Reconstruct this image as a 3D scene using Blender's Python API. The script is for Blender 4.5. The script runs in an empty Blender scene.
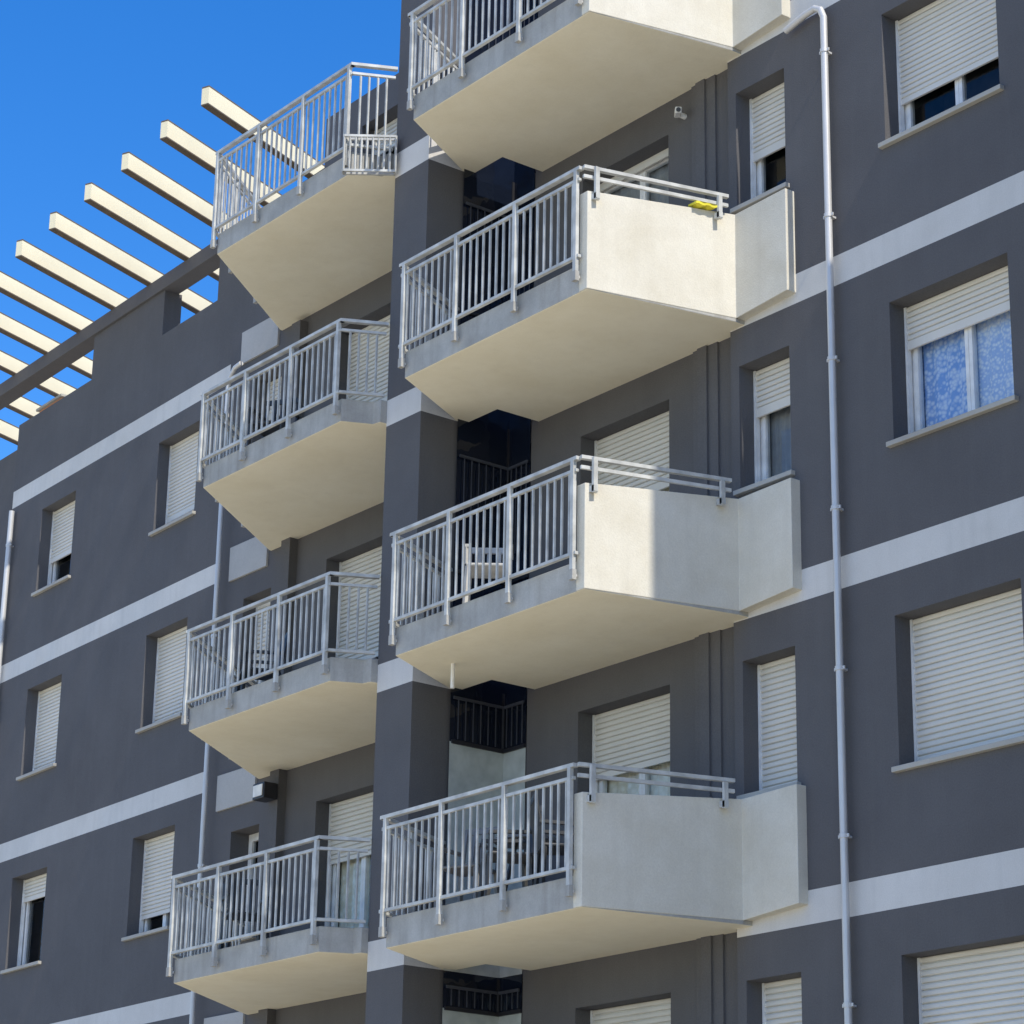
import bpy, math, random
from mathutils import Vector, Matrix
random.seed(7)
scene=bpy.context.scene
COL=scene.collection

# ---------------------------------------------------------------- materials
def new_mat(name):
    m=bpy.data.materials.new(name); m.use_nodes=True
    nt=m.node_tree; nt.nodes.clear()
    out=nt.nodes.new('ShaderNodeOutputMaterial'); b=nt.nodes.new('ShaderNodeBsdfPrincipled')
    nt.links.new(b.outputs[0],out.inputs[0]); return m,nt,b,out
def plaster(name,c1,c2,rough=.9,bump=.25,scale=160,streak=.0,streakcol=(.2,.19,.17),und=.12,mul=.25,lo=.3,hi=.7,big=.9):
    m,nt,b,out=new_mat(name); N=nt.nodes; L=nt.links
    tc=N.new('ShaderNodeTexCoord')
    n1=N.new('ShaderNodeTexNoise'); n1.inputs['Scale'].default_value=big; n1.inputs['Detail'].default_value=8; n1.inputs['Roughness'].default_value=.65
    L.new(tc.outputs['Object'],n1.inputs['Vector'])
    r=N.new('ShaderNodeValToRGB'); r.color_ramp.elements[0].position=lo; r.color_ramp.elements[1].position=hi
    r.color_ramp.elements[0].color=(*c1,1); r.color_ramp.elements[1].color=(*c2,1)
    L.new(n1.outputs['Fac'],r.inputs[0])
    n2=N.new('ShaderNodeTexNoise'); n2.inputs['Scale'].default_value=scale; n2.inputs['Detail'].default_value=3
    L.new(tc.outputs['Object'],n2.inputs['Vector'])
    mx=N.new('ShaderNodeMix'); mx.data_type='RGBA'; mx.blend_type='MULTIPLY'; mx.inputs['Factor'].default_value=mul
    L.new(r.outputs[0],mx.inputs['A']); L.new(n2.outputs['Fac'],mx.inputs['B'])
    last=mx.outputs['Result']
    if streak>0:
        mp=N.new('ShaderNodeMapping'); mp.inputs['Scale'].default_value=(5,5,.35)
        L.new(tc.outputs['Object'],mp.inputs['Vector'])
        n3=N.new('ShaderNodeTexNoise'); n3.inputs['Scale'].default_value=1.6; n3.inputs['Detail'].default_value=6
        L.new(mp.outputs[0],n3.inputs['Vector'])
        r3=N.new('ShaderNodeValToRGB'); r3.color_ramp.elements[0].position=.5; r3.color_ramp.elements[1].position=.8
        r3.color_ramp.elements[0].color=(0,0,0,1); r3.color_ramp.elements[1].color=(streak,streak,streak,1)
        L.new(n3.outputs['Fac'],r3.inputs[0])
        m3=N.new('ShaderNodeMix'); m3.data_type='RGBA'; L.new(r3.outputs[0],m3.inputs['Factor'])
        L.new(last,m3.inputs['A']); m3.inputs['B'].default_value=(*streakcol,1)
        last=m3.outputs['Result']
    L.new(last,b.inputs['Base Color']); b.inputs['Roughness'].default_value=rough
    b.inputs['Specular IOR Level'].default_value=.2
    bp=N.new('ShaderNodeBump'); bp.inputs['Strength'].default_value=bump; bp.inputs['Distance'].default_value=.004
    L.new(n2.outputs['Fac'],bp.inputs['Height'])
    n4=N.new('ShaderNodeTexNoise'); n4.inputs['Scale'].default_value=2.2; n4.inputs['Detail'].default_value=3
    L.new(tc.outputs['Object'],n4.inputs['Vector'])
    bp2=N.new('ShaderNodeBump'); bp2.inputs['Strength'].default_value=und; bp2.inputs['Distance'].default_value=.02
    L.new(n4.outputs['Fac'],bp2.inputs['Height']); L.new(bp.outputs[0],bp2.inputs['Normal'])
    L.new(bp2.outputs[0],b.inputs['Normal'])
    return m
def paint(name,c,rough=.5,metal=0.,var=.12,scale=6):
    m,nt,b,out=new_mat(name); N=nt.nodes; L=nt.links
    tc=N.new('ShaderNodeTexCoord'); n1=N.new('ShaderNodeTexNoise'); n1.inputs['Scale'].default_value=scale; n1.inputs['Detail'].default_value=6
    L.new(tc.outputs['Object'],n1.inputs['Vector'])
    r=N.new('ShaderNodeValToRGB'); r.color_ramp.elements[0].position=.35; r.color_ramp.elements[1].position=.65
    r.color_ramp.elements[0].color=(*[x*(1-var) for x in c],1); r.color_ramp.elements[1].color=(*[min(1,x*(1+var)) for x in c],1)
    L.new(n1.outputs['Fac'],r.inputs[0]); L.new(r.outputs[0],b.inputs['Base Color'])
    b.inputs['Roughness'].default_value=rough; b.inputs['Metallic'].default_value=metal
    return m
def glassmat(name,col=(.92,.95,.97)):
    m,nt,b,out=new_mat(name); N=nt.nodes; L=nt.links
    N.remove(b)
    g=N.new('ShaderNodeBsdfGlossy'); g.inputs['Roughness'].default_value=.02; g.inputs['Color'].default_value=(.9,.93,.95,1)
    t=N.new('ShaderNodeBsdfTransparent'); t.inputs['Color'].default_value=(*col,1)
    fr=N.new('ShaderNodeFresnel'); fr.inputs['IOR'].default_value=1.45
    mix=N.new('ShaderNodeMixShader'); L.new(fr.outputs[0],mix.inputs[0]); L.new(t.outputs[0],mix.inputs[1]); L.new(g.outputs[0],mix.inputs[2])
    L.new(mix.outputs[0],out.inputs[0]); return m
def darkglass(name):
    m,nt,b,out=new_mat(name); N=nt.nodes; L=nt.links
    b.inputs['Base Color'].default_value=(.008,.012,.024,1); b.inputs['Roughness'].default_value=.03; b.inputs['IOR'].default_value=1.52
    tc=N.new('ShaderNodeTexCoord'); n=N.new('ShaderNodeTexNoise'); n.inputs['Scale'].default_value=2.5
    L.new(tc.outputs['Object'],n.inputs['Vector'])
    bp=N.new('ShaderNodeBump'); bp.inputs['Strength'].default_value=.5; bp.inputs['Distance'].default_value=.05
    L.new(n.outputs['Fac'],bp.inputs['Height']); L.new(bp.outputs[0],b.inputs['Normal']); return m
def lace(name,c1,c2,sc=14):
    m,nt,b,out=new_mat(name); N=nt.nodes; L=nt.links
    tc=N.new('ShaderNodeTexCoord'); v=N.new('ShaderNodeTexVoronoi'); v.inputs['Scale'].default_value=sc
    L.new(tc.outputs['Object'],v.inputs['Vector'])
    w=N.new('ShaderNodeTexNoise'); w.inputs['Scale'].default_value=5; L.new(tc.outputs['Object'],w.inputs['Vector'])
    ad=N.new('ShaderNodeMath'); ad.operation='MULTIPLY'; L.new(v.outputs['Distance'],ad.inputs[0]); L.new(w.outputs['Fac'],ad.inputs[1])
    r=N.new('ShaderNodeValToRGB'); r.color_ramp.elements[0].position=.1; r.color_ramp.elements[1].position=.35
    r.color_ramp.elements[0].color=(*c2,1); r.color_ramp.elements[1].color=(*c1,1)
    L.new(ad.outputs[0],r.inputs[0]); L.new(r.outputs[0],b.inputs['Base Color']); b.inputs['Roughness'].default_value=.9
    return m

DARK=plaster('dark_grey_render',(.125,.121,.124),(.158,.154,.158),bump=.45,scale=70,mul=.36,streak=.14,streakcol=(.17,.165,.165),lo=.25,hi=.75)
PIL=plaster('mid_grey_render',(.135,.131,.134),(.168,.164,.168),bump=.45,scale=70,mul=.36)
BAND=plaster('pale_band_render',(.66,.64,.60),(.78,.76,.72),bump=.25,scale=80,streak=.25,streakcol=(.42,.42,.40))
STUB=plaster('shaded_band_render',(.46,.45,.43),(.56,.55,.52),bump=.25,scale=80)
CREAM=plaster('balcony_white_render',(.70,.65,.53),(.81,.77,.66),bump=.5,scale=60,streak=.22,streakcol=(.5,.46,.38),mul=.22,big=1.8,und=.3)
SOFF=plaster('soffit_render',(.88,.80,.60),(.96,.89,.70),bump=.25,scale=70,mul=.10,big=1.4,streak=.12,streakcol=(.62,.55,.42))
CONC=plaster('slab_edge_render',(.38,.37,.34),(.54,.53,.49),bump=.4,scale=60,streak=.5,streakcol=(.22,.20,.17),big=2.5)
RAIL=paint('railing_grey_paint',(.50,.50,.47),.55,var=.2)
GALV=paint('galvanised_metal',(.62,.61,.59),.4,.2,var=.04,scale=3)
WHITE=paint('white_window_frame',(.78,.77,.74),.35)
SHUT=paint('roller_shutter_plastic',(.70,.67,.60),.6,var=.04,scale=1.5)
SILL=plaster('stone_sill',(.42,.40,.36),(.55,.53,.47),rough=.7,bump=.1)
ROOM=paint('dark_interior',(.07,.07,.075),.9)
GLASS=glassmat('window_glass'); DGL=darkglass('stair_glass')
BLACK=paint('black_metal',(.02,.02,.025),.4)
REFLBAR=paint('reflection_bar_grey',(.05,.055,.07),.5)  # tone of the bars that imitate reflections in the stair glass
LACE=lace('pale_dotted_curtain',(.50,.64,.88),(.95,.97,1.0),30)
LACED=lace('blue_lace_curtain',(.30,.48,.82),(.80,.87,.98),24)
NET=lace('cream_net_curtain',(.80,.72,.55),(.95,.90,.76))
GREYN=paint('grey_net_curtain',(.32,.33,.34),.9)
PANEL=paint('pale_grey_panel',(.42,.45,.43),.5)
BEAMC=paint('pergola_beam_paint',(.84,.74,.50),.8,var=.04,scale=1.2)
BEAMD=paint('pergola_dark_flashing',(.13,.10,.07),.8)
TERRA=plaster('terracotta_brick',(.55,.24,.12),(.66,.32,.17))
YEL=paint('yellow_cloth',(.75,.65,.05),.9)
PAVE=plaster('pale_paving',(.72,.63,.44),(.80,.71,.52),scale=30,mul=.12)
PLAST=paint('white_plastic',(.80,.79,.76),.4)
OFFW=paint('worn_white_plastic',(.50,.49,.46),.5)
GREYP=paint('grey_plastic',(.20,.19,.18),.5)
DKP=paint('dark_plastic',(.05,.05,.05),.5)

# ---------------------------------------------------------------- mesh builder
class MB:
    def __init__(s): s.v=[];s.f=[];s.mi=[];s.mats=[]
    def m(s,mat):
        if mat not in s.mats: s.mats.append(mat)
        return s.mats.index(mat)
    def face(s,pts,mat):
        b=len(s.v); s.v+= [tuple(p) for p in pts]; s.f.append(tuple(range(b,b+len(pts)))); s.mi.append(s.m(mat))
    def hexa(s,P,mat,side=None):
        b=len(s.v); s.v+=[tuple(p) for p in P]
        for k,f in enumerate(((0,3,2,1),(4,5,6,7),(0,1,5,4),(1,2,6,5),(2,3,7,6),(3,0,4,7))):
            s.f.append(tuple(b+i for i in f)); s.mi.append(s.m(mat))
    def box(s,x0,x1,y0,y1,z0,z1,mat,tf=None):
        P=[(x0,y0,z0),(x1,y0,z0),(x1,y1,z0),(x0,y1,z0),(x0,y0,z1),(x1,y0,z1),(x1,y1,z1),(x0,y1,z1)]
        if tf: P=[tf(*p) for p in P]
        s.hexa(P,mat)
    def prism(s,poly,z0,z1,mat,botmat=None,topmat=None,ztop=None,zbot=None):
        n=len(poly); b=len(s.v)
        s.v+=[(p[0],p[1],(zbot[i] if zbot else z0)) for i,p in enumerate(poly)]
        s.v+=[(p[0],p[1],(ztop[i] if ztop else z1)) for i,p in enumerate(poly)]
        s.f.append(tuple(b+i for i in reversed(range(n)))); s.mi.append(s.m(botmat or mat))
        s.f.append(tuple(b+n+i for i in range(n))); s.mi.append(s.m(topmat or mat))
        for i in range(n):
            j=(i+1)%n; s.f.append((b+i,b+j,b+n+j,b+n+i)); s.mi.append(s.m(mat))
    def bar(s,p,q,w,h,mat):
        p=Vector(p);q=Vector(q);d=(q-p).normalized()
        up=Vector((0,0,1)) if abs(d.z)<.9 else Vector((0,1,0))
        a=d.cross(up).normalized(); c=a.cross(d).normalized()
        a*=w/2;c*=h/2
        s.hexa([p-a-c,p+a-c,q+a-c,q-a-c,p-a+c,p+a+c,q+a+c,q-a+c],mat)
    def tube(s,pts,r,mat,n=12):
        pts=[Vector(p) for p in pts]; rings=[]
        for i,p in enumerate(pts):
            d=(pts[min(i+1,len(pts)-1)]-pts[max(i-1,0)]).normalized()
            up=Vector((0,1,0)) if abs(d.y)<.9 else Vector((1,0,0))
            a=d.cross(up).normalized(); c=a.cross(d)
            b=len(s.v)
            for k in range(n):
                t=2*math.pi*k/n; s.v.append(tuple(p+a*math.cos(t)*r+c*math.sin(t)*r))
            rings.append(b)
        for i in range(len(rings)-1):
            for k in range(n):
                s.f.append((rings[i]+k,rings[i]+(k+1)%n,rings[i+1]+(k+1)%n,rings[i+1]+k)); s.mi.append(s.m(mat))
        s.f.append(tuple(rings[0]+k for k in range(n))); s.mi.append(s.m(mat))
        s.f.append(tuple(rings[-1]+k for k in reversed(range(n)))); s.mi.append(s.m(mat))
    def obj(s,name,parent=None,label=None,category=None,group=None,loc=None,bevel=0,smooth=False,recalc=True):
        me=bpy.data.meshes.new(name)
        off=Vector(loc) if loc else Vector((0,0,0))
        me.from_pydata([tuple(Vector(v)-off) for v in s.v],[],s.f)
        for m in s.mats: me.materials.append(m)
        for p,mi in zip(me.polygons,s.mi): p.material_index=mi
        if smooth:
            for p in me.polygons: p.use_smooth=True
        me.update()
        if recalc:
            import bmesh
            bm=bmesh.new(); bm.from_mesh(me); bmesh.ops.recalc_face_normals(bm,faces=bm.faces); bm.to_mesh(me); bm.free()
        o=bpy.data.objects.new(name,me); COL.objects.link(o); o.location=off
        if parent:
            o.parent=parent
            o.location=off-Vector(parent.get('wloc',(0,0,0)))
        o['wloc']=tuple(off)
        if label: o['label']=label
        if category: o['category']=category
        if group: o['group']=group
        if bevel:
            bv=o.modifiers.new('bevel','BEVEL'); bv.width=bevel; bv.segments=2; bv.limit_method='ANGLE'
        return o
def empty(name,loc,label,category,group=None):
    o=bpy.data.objects.new(name,None); COL.objects.link(o); o.location=loc; o['wloc']=tuple(loc)
    o['label']=label;o['category']=category
    if group:o['group']=group
    return o
class Frame:
    def __init__(s,o,ang): s.o=o;s.U=(math.cos(ang),math.sin(ang));s.N=(math.sin(ang),-math.cos(ang))
    def __call__(s,u,n,z): return (s.o[0]+u*s.U[0]+n*s.N[0], s.o[1]+u*s.U[1]+n*s.N[1], z)

def wall(parent,fr,u0,u1,z0,z1,ops,bands,name='wall',extra=None,reveal=.38):
    M=MB()
    us=sorted({u0,u1,*[o[0] for o in ops],*[o[1] for o in ops]})
    zs=sorted({z0,z1,*[o[2] for o in ops],*[o[3] for o in ops],*[b for bb in bands for b in bb if z0<b<z1]})
    for i in range(len(us)-1):
        for j in range(len(zs)-1):
            uc=(us[i]+us[i+1])/2; zc=(zs[j]+zs[j+1])/2
            if any(o[0]<uc<o[1] and o[2]<zc<o[3] for o in ops): continue
            mat=BAND if any(a<zc<b for a,b in bands) else DARK
            M.face([fr(us[i],0,zs[j]),fr(us[i+1],0,zs[j]),fr(us[i+1],0,zs[j+1]),fr(us[i],0,zs[j+1])],mat)
    for (a,b,c,d) in ops:
        r=-reveal
        M.face([fr(a,0,c),fr(a,0,d),fr(a,r,d),fr(a,r,c)],DARK)
        M.face([fr(b,0,c),fr(b,0,d),fr(b,r,d),fr(b,r,c)],DARK)
        M.face([fr(a,0,d),fr(b,0,d),fr(b,r,d),fr(a,r,d)],DARK)
        M.face([fr(a,0,c),fr(b,0,c),fr(b,r,c),fr(a,r,c)],DARK)
    if extra: extra(M)
    return M.obj(name,parent,recalc=False)

def window(parent,fr,o,frac,panes=2,curtain=None,sill=True):
    a,b,c,d=o; M=MB(); e=.003; k=-.09
    r0=-.27+k;r1=-.75+k
    M.face([fr(a+e,r1,c),fr(b-e,r1,c),fr(b-e,r1,d),fr(a+e,r1,d)],ROOM)
    for x in (a+e,b-e): M.face([fr(x,r0,c),fr(x,r1,c),fr(x,r1,d),fr(x,r0,d)],ROOM)
    for z in (c+e,d-e): M.face([fr(a,r0,z),fr(b,r0,z),fr(b,r1,z),fr(a,r1,z)],ROOM)
    n0,n1=-.24+k,-.175+k; w=.055
    def fb(x0,x1,z0,z1,nn0=n0,nn1=n1): M.box(x0,x1,nn0,nn1,z0,z1,WHITE,fr)
    fb(a+e,b-e,c+e,c+w); fb(a+e,b-e,d-w,d-e); fb(a+e,a+w,c+w,d-w); fb(b-w,b-e,c+w,d-w)
    pw=(b-a-2*w)/panes
    for i in range(panes):
        x0=a+w+i*pw; x1=x0+pw; s=.045
        for q in ((x0+.002,x1-.002,c+w+.002,c+w+s),(x0+.002,x1-.002,d-w-s,d-w-.002),(x0+.002,x0+s,c+w+s,d-w-s),(x1-s,x1-.002,c+w+s,d-w-s)):
            fb(*q,nn0=-.225+k,nn1=-.165+k)
    W=M.obj('window',parent,recalc=True)
    G=MB(); G.face([fr(a+w,-.195+k,c+w),fr(b-w,-.195+k,c+w),fr(b-w,-.195+k,d-w),fr(a+w,-.195+k,d-w)],GLASS); G.obj('glass',W,recalc=False)
    if curtain:
        cl=curtain if isinstance(curtain,tuple) else (curtain,)
        tot=b-a-.12
        for ci,cm in enumerate(cl):
            C=MB(); n=40//len(cl); s0=a+.06+tot*ci/len(cl); sw=tot/len(cl)-.004
            for i in range(n):
                xa=s0+sw*i/n; xb=s0+sw*(i+1)/n
                ya=-.265+k+.012*math.sin(i*1.3);yb=-.265+k+.012*math.sin((i+1)*1.3)
                C.face([fr(xa,ya,c+.02),fr(xb,yb,c+.02),fr(xb,yb,d-.02),fr(xa,ya,d-.02)],cm)
            C.obj('curtain',W,recalc=False)
    if frac>0:
        S=MB(); zb=d-(d-c)*frac+.0; z=d-.002; p=.058; n=-.125+k
        zb=max(zb,c+.015)
        while z-p>zb+.04:
            pts=[(z,n-.012),(z-.002,n+.006),(z-.012,n+.012),(z-.040,n+.012),(z-.047,n+.004),(z-.048,n-.012),(z-p,n-.012)]
            for kk in range(len(pts)-1):
                S.face([fr(a+.012,pts[kk+1][1],pts[kk+1][0]),fr(b-.012,pts[kk+1][1],pts[kk+1][0]),fr(b-.012,pts[kk][1],pts[kk][0]),fr(a+.012,pts[kk][1],pts[kk][0])],SHUT)
            z-=p
        S.box(a+.012,b-.012,n-.012,n+.012,zb,z,SHUT,fr)
        S.obj('roller_shutter',W,recalc=False)
        for x0,x1 in ((a+e,a+.03),(b-.03,b-e)):
            T=MB(); T.box(x0,x1,-.155+k,-.1+k,c+.02,d-.004,WHITE,fr); T.obj('shutter_guide',W)
    if sill:
        Z=MB(); Z.box(a-.05,b+.05,-.17+k,.055,c-.035,c+.013,SILL,fr); Z.obj('sill',W,bevel=.004)
    return W

# ---------------------------------------------------------------- buildings
FL=[3.05,6.1,9.15,12.2,15.25]
RO={3.05:.05,6.1:.07,9.15:0,12.2:0,15.25:0}
MAIN=Frame((0,16.4),0); REC=Frame((0,16.8),0)
SK=Frame((-21.53,16.5),0); SKL=3.79
LW=Frame((-30.0,18.18),-math.radians(1.83))

bld=empty('apartment_building',(-16,20,0),'dark grey apartment block with pale floor bands and white angular balconies','building')
bands=[(f-.31,f) for f in FL]
ops=[];W=[]
bigf={3.05:(1,None),6.1:(1,None),9.15:(.31,(LACED,LACE)),12.2:(.66,None),15.25:(1,None)}
narf={3.05:(1,None),6.1:(1,None),9.15:(.38,GREYN),12.2:(.55,None),15.25:(.6,None)}
SH={3.05:-.15,6.1:-.10,9.15:-.04,12.2:-.02,15.25:0}
for f in FL:
    o=(-15.52+SH[f],-14.08+SH[f]*.5,f+.92,f+2.33); ops.append(o); W.append((MAIN,o,*bigf[f],2,True))
    o=(-17.63,-16.91,f+1.0,f+2.33); ops.append(o); W.append((MAIN,o,*narf[f],1,True))
wall(bld,MAIN,-17.75,-2,0,18.9,ops,bands)
ops=[]
skf={3.05:(.45,NET),6.1:(.30,NET),9.15:(.36,NET),12.2:(.04,GREYN),15.25:(.5,None)}
for f in FL:
    o=(1.29,2.73,f+.02,f+2.36); ops.append(o); W.append((SK,o,*skf[f],2,False))
def ducts(M):
    M.box(3.13,3.50,-.01,.025,0,18.9,PIL,SK)
    M.box(3.22,3.36,.0,.05,0,18.9,PIL,SK)
wall(bld,SK,.43,SKL,0,18.9,ops,[],extra=ducts)
# corner glazing of the stairwell
for f in FL:
    c,d=f-.25,f+2.72; zz=f+(2.16 if f==6.1 else 1.0)
    if f==3.05: zz=f+2.42
    x0,x1,y0,y1=-21.505,-21.1,15.79,16.49
    M=MB()
    M.box(x0,x0+.04,y0,y1,zz-.02,zz+.02,BLACK); M.box(x0+.042,x1,y1-.02,y1+.03,zz-.02,zz+.02,BLACK)
    M.box(x0+.001,x0+.03,y1-.03,y1,zz+.022,d+.08,BLACK)
    o=M.obj('stair_window',bld)
    def pane(nm,za,zb,mat):
        G=MB(); G.face([(x0+.02,y0-.02,za),(x0+.02,y1,za),(x0+.02,y1,zb),(x0+.02,y0-.02,zb)],mat)
        G.face([(x0+.02,y1,za),(x1,y1,za),(x1,y1,zb),(x0+.02,y1,zb)],mat); G.obj(nm,o,recalc=False)
    pane('glass',zz,d+.08,DGL); pane('lower_pane',c+.0,zz,PANEL if f<7 else DGL)
    G=MB(); g0,g1=((f+1.3,f+2.3) if f>7 else (zz+.03,f+2.62))  # thin modelled bars standing in for railing reflections on the panes
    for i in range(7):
        y=y0+.06+i*.1; G.box(x0+.045,x0+.055,y,y+.010,g0,g1,REFLBAR)
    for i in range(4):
        x=x0+.10+i*.09; G.box(x,x+.010,y1-.035,y1-.025,g0,g1,REFLBAR)
    G.box(x0+.04,x0+.06,y0,y1-.04,g1,g1+.03,REFLBAR); G.box(x0+.062,x1-.01,y1-.04,y1-.02,g1,g1+.03,REFLBAR)
    G.obj('reflection_bars',o)
def banded_box(name,parent,x0,x1,y0,y1,z0,z1,bds,back=True):
    M=MB(); zs=sorted({z0,z1,*[b for bb in bds for b in bb if z0<b<z1]})
    for i in range(len(zs)-1):
        zc=(zs[i]+zs[i+1])/2; mat=BAND if any(a<zc<b for a,b in bds) else DARK
        P=[(x0,y0),(x1,y0),(x1,y1),(x0,y1)]
        for k in range(4):
            p,q=P[k],P[(k+1)%4]; M.face([(*p,zs[i]),(*q,zs[i]),(*q,zs[i+1]),(*p,zs[i+1])],mat)
    M.face([(x0,y0,z1),(x1,y0,z1),(x1,y1,z1),(x0,y1,z1)],DARK)
    return M.obj(name,parent,recalc=False)
cb=[(f-.31+RO[f],f+RO[f]) for f in FL]
banded_box('column',bld,-22.18,-21.53,15.3,17.2,0,19.1,cb)
ops=[]
rf={3.05:(.8,None),6.1:(.32,NET),9.15:(.6,None),12.2:(.5,NET)}
nf={3.05:(.8,None),6.1:(0,None),9.15:(.7,None),12.2:(.4,None)}
for f in FL[:-1]:
    o=(-25.55,-24.2,f+.02,f+2.35); ops.append(o); W.append((REC,o,*rf[f],2,False))
    o=(-27.45,-26.8,f+.9,f+2.28); ops.append(o); W.append((REC,o,*nf[f],1,True))
def stubs(M):
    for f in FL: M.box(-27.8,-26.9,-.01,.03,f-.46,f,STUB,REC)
    M.box(-26.42,-26.22,-.01,.12,0,14.9,DARK,REC)
wall(bld,REC,-28.1,-22.0,0,15.3,ops,[],extra=stubs)
o=(-25.15,-24.1,15.35,17.3)
wall(bld,REC,-26.0,-22.0,15.3,17.75,[o],[]); W.append((REC,o,.2,None,2,False))
for fr,o,fc,cur,pn,sl in W: window(bld,fr,o,fc,pn,cur,sl)
M=MB()
M.box(-22.0,-2,16.6,28,18.5,18.6,CONC)
M.obj('roof',bld)
M=MB()
M.box(-28.1,-22.0,16.85,28,15.0,15.28,CONC)
M.obj('roof',bld)
M=MB()
M.face([(-28.1,16.8,0),(-28.1,28,0),(-28.1,28,15.3),(-28.1,16.8,15.3)],DARK)
M.face([(-26.0,16.8,15.3),(-26.0,28,15.3),(-26.0,28,17.75),(-26.0,16.8,17.75)],DARK)
M.face([(-26.0,16.8,17.75),(-26.0,28,17.75),(-22,28,17.75),(-22,16.8,17.75)],CONC)
M.face([(-28.1,28,0),(-2,28,0),(-2,28,18.9),(-28.1,28,18.9)],DARK)
M.face([(-2,16.4,0),(-2,28,0),(-2,28,18.9),(-2,16.4,18.9)],DARK)
M.obj('wall',bld,recalc=False)
banded_box('added_shade_bay',bld,-11,-2,14.92,16.39,0,17.9,bands)  # unseen volume, added to cast shadow on the third central balcony
banded_box('added_shade_bay',bld,-10.99,-2.01,13.9,14.91,0,15.1,bands)  # lower step of the added volume, keeps the fourth balcony in shade

# ---------------------------------------------------------------- balconies
def railing(name,parent,path,f,posts,lowpost=.20,spacing=.112,H=1.0):
    M=MB()
    for k in range(len(path)-1):
        p=Vector((*path[k],0)); q=Vector((*path[k+1],0)); L=(q-p).length; d=(q-p)/L
        z=lambda v,h: (v.x,v.y,f+h)
        M.bar(z(p-d*.02,H),z(q+d*.02,H),.06,.035,RAIL)
        M.bar(z(p,H-.115),z(q,H-.115),.035,.03,RAIL)
        M.bar(z(p,.06),z(q,.06),.04,.03,RAIL)
        n=max(2,round(L/spacing))
        for i in range(1,n):
            c=p+d*(L*i/n)+d*random.uniform(-.003,.003); M.bar(z(c,.06),z(c,H-.115),.02,.02,RAIL)
        for t in posts[k]:
            c=p+d*(L*t)
            nrm=Vector((d.y,-d.x,0))
            c1=c+nrm*.012
            M.bar(z(c1,-lowpost+.1),z(c1,H-.01),.045,.04,RAIL)
            M.bar(z(c1,-lowpost),z(c1,-lowpost+.1),.06,.05,CONC)
            M.bar(z(c1+nrm*.02,-lowpost+.05),z(c1-nrm*.05,-lowpost+.05),.025,.025,GALV)
    return M.obj(name,parent)

for f in FL:
    F=f+RO[f]
    A=(-20.9,14.63);B=(-17.87,14.63);C=(-17.54,16.28)
    M=MB()
    M.prism([A,B,C,(-17.54,16.6),(-20.98,16.6),(-20.98,15.93),(-21.62,15.93)],F-.3,F,CONC,botmat=SOFF)
    slab=M.obj('balcony',bld,bevel=.008)
    dd=Vector((C[0]-B[0],C[1]-B[1])).normalized(); nx,ny=dd.y,-dd.x; e=.005; t=.12
    M=MB()
    Co=(C[0]+e*nx,C[1])
    poly=[(B[0]-t*nx,B[1]-t*ny-.03),(B[0]+e*nx,B[1]+e*ny-.006),Co,(-16.80,16.28),(-16.80,16.41),(Co[0]-t,16.41),(C[0]-t,C[1])]
    M.prism(poly,F-.295,F,CREAM,ztop=[F+.75,F+.75,F+.88,F+.90,F+.90,F+.88,F+.88],zbot=[F-.295,F-.295,F-.26,F-.2,F-.2,F-.26,F-.26])
    M.obj('parapet',slab,bevel=.006)
    yo=.05
    railing('railing',slab,[(-21.5,15.72),(A[0]-.04,A[1]-yo),(B[0]-.06,B[1]-yo)],F,[[.5],[.02,.33,.66,.985]])
    M=MB(); p=Vector((B[0]+.02,B[1]-.03,0)); q=Vector((C[0]+.03,C[1]-.12,0))
    for h,w in ((1.0,.05),(.9,.03)):
        M.bar((p.x-.03,p.y-.02,F+h),(q.x,q.y,F+h+.03),w,.035,RAIL)
    d=(q-p)
    for t in (.06,.93):
        c=p+d*t+Vector((nx,ny,0))*.03
        M.bar((c.x,c.y,F+.64+.12*t),(c.x,c.y,F+1.0),.03,.05,RAIL)
        M.bar((c.x-.06,c.y,F+.68+.12*t),(c.x+.02,c.y,F+.68+.12*t),.05,.06,RAIL)
    M.obj('handrail',slab)
LO={3.05:.3,6.1:.22,9.15:.07,12.2:0,15.25:0}
for f in FL:
    F=f+LO[f]
    A=(-25.35,14.87);B=(-22.45,14.87)
    M=MB()
    M.prism([A,B,(-22.3,15.2),(-22.19,15.22),(-22.17,15.5),(-22.02,15.6),(-22.02,16.95),(-26.8,16.95),(-26.85,16.78)],F-.27,F,CONC,botmat=SOFF)
    slab=M.obj('balcony',bld,bevel=.008)
    railing('railing',slab,[(-26.88,16.7),(A[0]-.03,A[1]-.05),(B[0]+.02,B[1]-.05),(-22.2,15.27)],F,[[.3,.7],[.01,.33,.66,.985],[]],H=1.10 if f==15.25 else .92)
    if f==15.25:
        M=MB(); a=Vector((-22.50,14.80,0)); b=Vector((-22.14,15.27,0)); nn=Vector((.80,-.60,0))*.08
        P=[a,b,b+nn,a+nn]
        for z in (F-.28,F+.16):
            for i in range(4): M.bar((P[i].x,P[i].y,z),(P[(i+1)%4].x,P[(i+1)%4].y,z),.028,.028,RAIL)
        for i in range(4):
            for j in range(9):
                c=P[i].lerp(P[(i+1)%4],j/9); M.bar((c.x,c.y,F-.28),(c.x,c.y,F+.16),.018,.018,RAIL)
        M.obj('folded_rack',slab)

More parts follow.
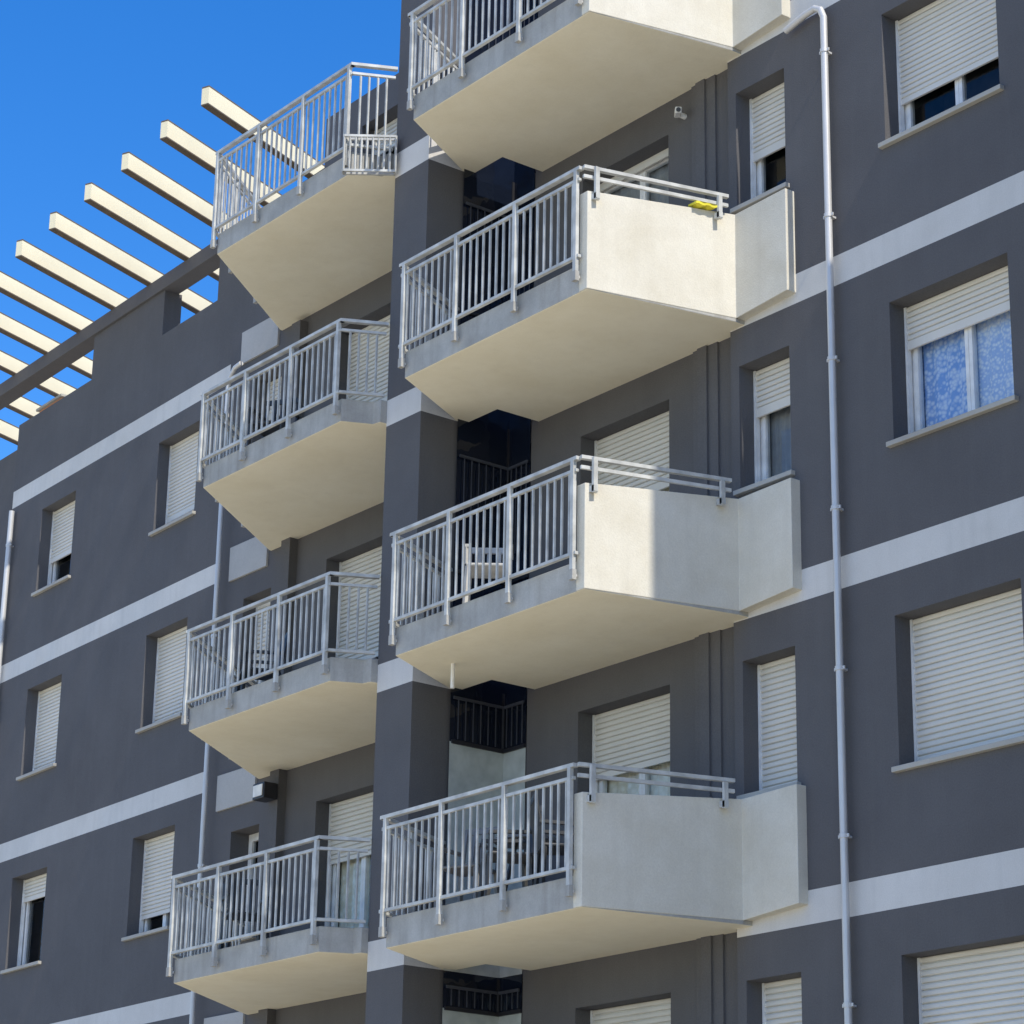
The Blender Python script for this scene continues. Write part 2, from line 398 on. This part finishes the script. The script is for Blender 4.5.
# ---------------------------------------------------------------- downpipes
def pipe(parent,pts,r,clamps,mat=GALV):
    M=MB(); M.tube(pts,r,mat,20)
    for (x,y,z) in clamps:
        M.tube([(x,y,z-.02),(x,y,z+.02)],r+.008,mat,16)
        M.bar((x,y,z),(x,y+.09,z),.03,.02,mat)
        M.bar((x-r-.03,y,z),(x+r+.03,y,z),.012,.03,mat)
    return M.obj('drainpipe',parent)
X=-16.24;Y=16.31
pts=[(-16.78,Y,14.86),(-16.5,Y,14.92),(-16.36,Y,14.93),(-16.28,Y,14.88),(X,Y,14.78),(X,Y,14.5)]+[(X,Y,z) for z in (12,9,6,3,.1)]
pipe(bld,pts,.036,[(X,Y,z) for z in (14.4,12.6,11.1,9.6,8.05,6.5,5.0,3.4)])
X=-27.9;Y=16.66
pipe(bld,[(-27.6,Y,14.72),(-27.75,Y,14.70),(-27.86,Y,14.6),(X,Y,14.45),(X,Y,10),(X,Y,5),(X,Y,.1)],.033,[(X,Y,z) for z in (13.8,11,8,5)])
M=MB(); F=9.15; M.tube([(-20.75,15.25,F-.29),(-20.75,15.25,F-.56)],.022,PLAST,10); M.obj('drain_spout',bld)

# ---------------------------------------------------------------- adjoining wing with pergola
wing=empty('apartment_building',(-33,22,0),'set back dark grey wing with shuttered windows and roof terrace pergola','building')
LF=[3.84,6.88,9.92,12.96]
lb=[(f-.30,f) for f in LF+[16.0]]
ops=[];W=[]
sf={12.96:(.86,.62),9.92:(1,1),6.88:(.8,.25),3.84:(1,1)}
for f in LF:
    for k,(a,b) in enumerate(((-2.52,-1.28),(-6.45,-5.25))):
        o=(a,b,f+.97,f+2.42); ops.append(o); W.append((LW,o,sf[f][k],None,2 if k==0 else 1))
UE=-7.62
def upper(M):
    T=17.957
    M.face([LW(-5.0,0,17.2),LW(-2.65,0,17.2),LW(-2.65,0,T),LW(-5.0,0,T)],DARK)
    M.face([LW(-.95,0,17.2),LW(2.1,0,17.2),LW(2.1,0,T),LW(-.95,0,T)],DARK)
    for u in (-5.0,-2.65,-.95): M.face([LW(u,0,17.2),LW(u,-.3,17.2),LW(u,-.3,T),LW(u,0,T)],DARK)
    M.face([LW(UE,0,0),LW(UE,-.5,0),LW(UE,-.5,17.2),LW(UE,0,17.2)],DARK)
wall(wing,LW,UE,2.1,0,17.2,ops,lb,extra=upper)
LW2=Frame(LW(0,-.5,0)[:2],-math.radians(1.83))
wall(wing,LW2,-18,UE,0,17.2,[],[])
for fr,o,fc,c,p in W: window(wing,fr,o,fc,p,c)
M=MB(); M.box(UE,2.1,-.2,-.01,16.105,17.19,DARK,LW); M.obj('terrace_parapet',wing)
M=MB(); M.box(UE,2.1,-9,-.01,15.9,16.1,CONC,LW); M.box(-18,UE-.01,-9,-.51,15.9,16.1,CONC,LW); M.obj('terrace_floor',wing)
for u in (-15,-11,-7,-3,1):
    M=MB(); M.box(u,u+.2,-3.6,-3.4,16.1,17.955,DARK,LW); M.obj('terrace_pillar',wing)
# brick stack on the terrace, seen above the parapet and under the roof beam
M=MB(); M.box(-8.05,-7.2,-1.1,-.55,16.1,17.72,TERRA,LW); M.box(-8.1,-7.15,-1.15,-.5,17.721,17.76,CONC,LW); M.obj('chimney',wing)
M=MB(); M.box(-16,2.1,-.25,.05,17.96,18.20,DARK,LW); perg=M.obj('pergola',wing,bevel=.006)
M=MB(); M.box(-16,2.1,-3.65,-3.35,17.96,18.20,DARK,LW); M.obj('pergola_rear_beam',perg)
for i in range(11):
    tx=-27.45-1.21*i; ty=15.77+.076*i; ex,ey=tx-.36*6.2,ty+.933*6.2
    M=MB(); M.bar((tx,ty,18.34),(ex,ey,18.34),.12,.24,BEAMC)
    M.bar((tx,ty,18.210),(ex,ey,18.210),.12,.018,BEAMD); M.bar((tx,ty,18.473),(ex,ey,18.473),.12,.024,BEAMD)
    M.obj('pergola_beam',perg)
p=LW(-7.45,.08,0)
pipe(wing,[(p[0],p[1],15.6),(p[0],p[1],10),(p[0],p[1],.1)],.045,[(p[0],p[1],z) for z in (15,12,9,6)])
M=MB(); M.face([LW(2.1,0,0),LW(2.1,-9,0),LW(2.1,-9,16),LW(2.1,0,16)],DARK); M.face([LW(-18,-.5,0),LW(-18,-9,0),LW(-18,-9,16),LW(-18,-.5,16)],DARK)
M.face([LW(-18,-9,0),LW(2.1,-9,0),LW(2.1,-9,16),LW(-18,-9,16)],DARK); M.obj('wall',wing,recalc=False)

# ---------------------------------------------------------------- small things
def chair(cx,cy,F,rot,mat=GREYP,word='grey',bh=.88):
    base=empty('balcony_chair',(cx,cy,F),word+' plastic garden chair standing behind the balcony railing','chair',group='plastic chairs on the balconies')
    R=Matrix.Rotation(rot,3,'Z')
    def T(x,y,z):
        v=R@Vector((x,y,0)); return (cx+v.x,cy+v.y,F+z)
    L=(cx,cy,F)
    M=MB(); M.box(-.22,.22,-.22,.22,.42,.45,mat,T); M.obj('seat',base,loc=L,bevel=.01)
    M=MB()
    for i in range(5):
        x=-.2+.1*i; M.bar(T(x,.21,.45),T(x,.29,bh),.05,.02,mat)
    M.bar(T(-.23,.29,bh),T(.23,.29,bh),.03,.06,mat); M.obj('backrest',base,loc=L)
    for x in (-.2,.2):
        for y in (-.2,.2):
            M=MB(); M.bar(T(x*1.1,y*1.1,.005),T(x,y,.42),.04,.04,mat); M.obj('leg',base,loc=L)
        M=MB(); M.bar(T(x*1.1,-.22,.63),T(x*1.1,.25,.65),.05,.03,mat); M.bar(T(x*1.1,-.2,.44),T(x*1.1,-.2,.63),.03,.03,mat); M.obj('armrest',base,loc=L)
chair(-20.2,15.1,6.17,.4); chair(-19.45,15.0,6.17,-.5,DKP,'black'); chair(-18.8,15.15,6.17,2.6,DKP,'black')
chair(-19.85,15.0,9.15,.9,OFFW,'worn white',.74)
chair(-24.7,15.4,12.2,.6,DKP,'black'); chair(-24.9,15.5,9.22,-.4,DKP,'black'); chair(-24.6,15.3,6.32,1.2,DKP,'black')
tb=empty('balcony_table',(-19.8,15.5,6.17),'small round dark table among the balcony chairs','table')
M=MB(); n=24; M.prism([(-19.8+.32*math.cos(2*math.pi*i/n),15.5+.32*math.sin(2*math.pi*i/n)) for i in range(n)],6.17+.70,6.17+.73,GREYP); M.obj('table_top',tb,loc=(-19.8,15.5,6.17))
for i in range(3):
    t=2*math.pi*i/3; M=MB(); M.bar((-19.8+.25*math.cos(t),15.5+.25*math.sin(t),6.175),(-19.8+.1*math.cos(t),15.5+.1*math.sin(t),6.87),.03,.03,DKP); M.obj('leg',tb,loc=(-19.8,15.5,6.17))
# thin yellow cloth folded over the parapet
M=MB(); n=8
for i in range(n):
    ya=15.78+.03*i; yb=ya+.03; za=13.075+.008*math.sin(i*1.7); zb=13.075+.008*math.sin((i+1)*1.7)
    xo=-17.62+.2*(ya-15.78)
    M.hexa([(xo-.06,ya,za-.012),(xo+.06,ya,za-.012),(xo+.066,yb,zb-.012),(xo-.054,yb,zb-.012),(xo-.06,ya,za+.012),(xo+.06,ya,za+.012),(xo+.066,yb,zb+.012),(xo-.054,yb,zb+.012)],YEL)
M.obj('cleaning_cloth',label='folded yellow cloth lying on the white balcony parapet',category='cloth',loc=(-17.6,15.9,13.05))
p=SK(3.0,0,14.66)
cam_e=empty('security_camera',p,'small white security camera fixed to the wall under a balcony','security camera')
M=MB(); M.tube([p,(p[0],p[1]-.08,p[2])],.03,PLAST,12); M.obj('bracket',cam_e,loc=p)
M=MB(); M.bar((p[0]-.03,p[1]-.08,p[2]+.01),(p[0]+.12,p[1]-.2,p[2]-.03),.07,.07,PLAST); M.obj('camera_body',cam_e,loc=p,bevel=.01)
M=MB(); M.tube([(p[0]+.118,p[1]-.199,p[2]-.03),(p[0]+.126,p[1]-.206,p[2]-.032)],.025,BLACK,12); M.obj('lens',cam_e,loc=p)
l=(-26.32,16.62,8.66)
le=empty('wall_lamp',l,'black box wall lamp mounted below the balcony slab','lamp')
M=MB(); M.box(l[0]-.13,l[0]+.13,l[1]-.16,l[1]+.04,l[2]-.1,l[2]+.1,BLACK); M.obj('lamp_housing',le,loc=l,bevel=.01)
M=MB(); M.box(l[0]-.1,l[0]+.1,l[1]-.172,l[1]-.162,l[2]-.07,l[2]+.07,PLAST); M.obj('lamp_glass',le,loc=l)

# ---------------------------------------------------------------- ground
M=MB(); M.face([(-600,-600,0),(600,-600,0),(600,600,0),(-600,600,0)],PAVE); g=M.obj('ground',recalc=False); g['kind']='structure'

# ---------------------------------------------------------------- camera
p=math.radians(19.1); az=math.radians(37.6); roll=math.radians(1.05)
hx,hy=-math.cos(az),math.sin(az)
f_=Vector((hx*math.cos(p),hy*math.cos(p),math.sin(p)))
r0=Vector((hy,-hx,0)); u0=r0.cross(f_)
r=r0*math.cos(roll)+u0*math.sin(roll); u=u0*math.cos(roll)-r0*math.sin(roll)
cd=bpy.data.cameras.new('camera'); co=bpy.data.objects.new('camera',cd); COL.objects.link(co)
mw=Matrix.Identity(4)
for i in range(3): mw[i][0]=r[i];mw[i][1]=u[i];mw[i][2]=-f_[i]
mw[0][3]=0;mw[1][3]=0;mw[2][3]=1.6
co.matrix_world=mw; cd.sensor_width=36; cd.lens=2596/1024*36; cd.clip_end=3000; cd.clip_start=.1
scene.camera=co

# ---------------------------------------------------------------- light
el=math.radians(48); ph=math.radians(3.5)
S=Vector((math.cos(el)*math.cos(ph),-math.cos(el)*math.sin(ph),math.sin(el)))
sd=bpy.data.lights.new('sun','SUN'); sd.energy=4.3; sd.angle=math.radians(.6); sd.color=(1,.94,.83)
so=bpy.data.objects.new('sun',sd); COL.objects.link(so); so.rotation_euler=S.to_track_quat('Z','Y').to_euler(); so.location=(10,-10,40)
w=bpy.data.worlds.new('World'); scene.world=w; w.use_nodes=True; nt=w.node_tree
bg=nt.nodes['Background']; sk=nt.nodes.new('ShaderNodeTexSky'); sk.sky_type='NISHITA'; sk.sun_disc=False
sk.sun_elevation=el; sk.sun_rotation=math.atan2(S.x,S.y); sk.altitude=200; sk.air_density=1.0; sk.dust_density=.5; sk.ozone_density=2.5
hs=nt.nodes.new('ShaderNodeHueSaturation'); hs.inputs['Hue'].default_value=.51; hs.inputs['Saturation'].default_value=1.40; hs.inputs['Value'].default_value=1.58
nt.links.new(sk.outputs[0],hs.inputs['Color']); nt.links.new(hs.outputs[0],bg.inputs[0]); bg.inputs[1].default_value=.15
scene.view_settings.view_transform='Standard'; scene.view_settings.look='None'; scene.view_settings.exposure=0
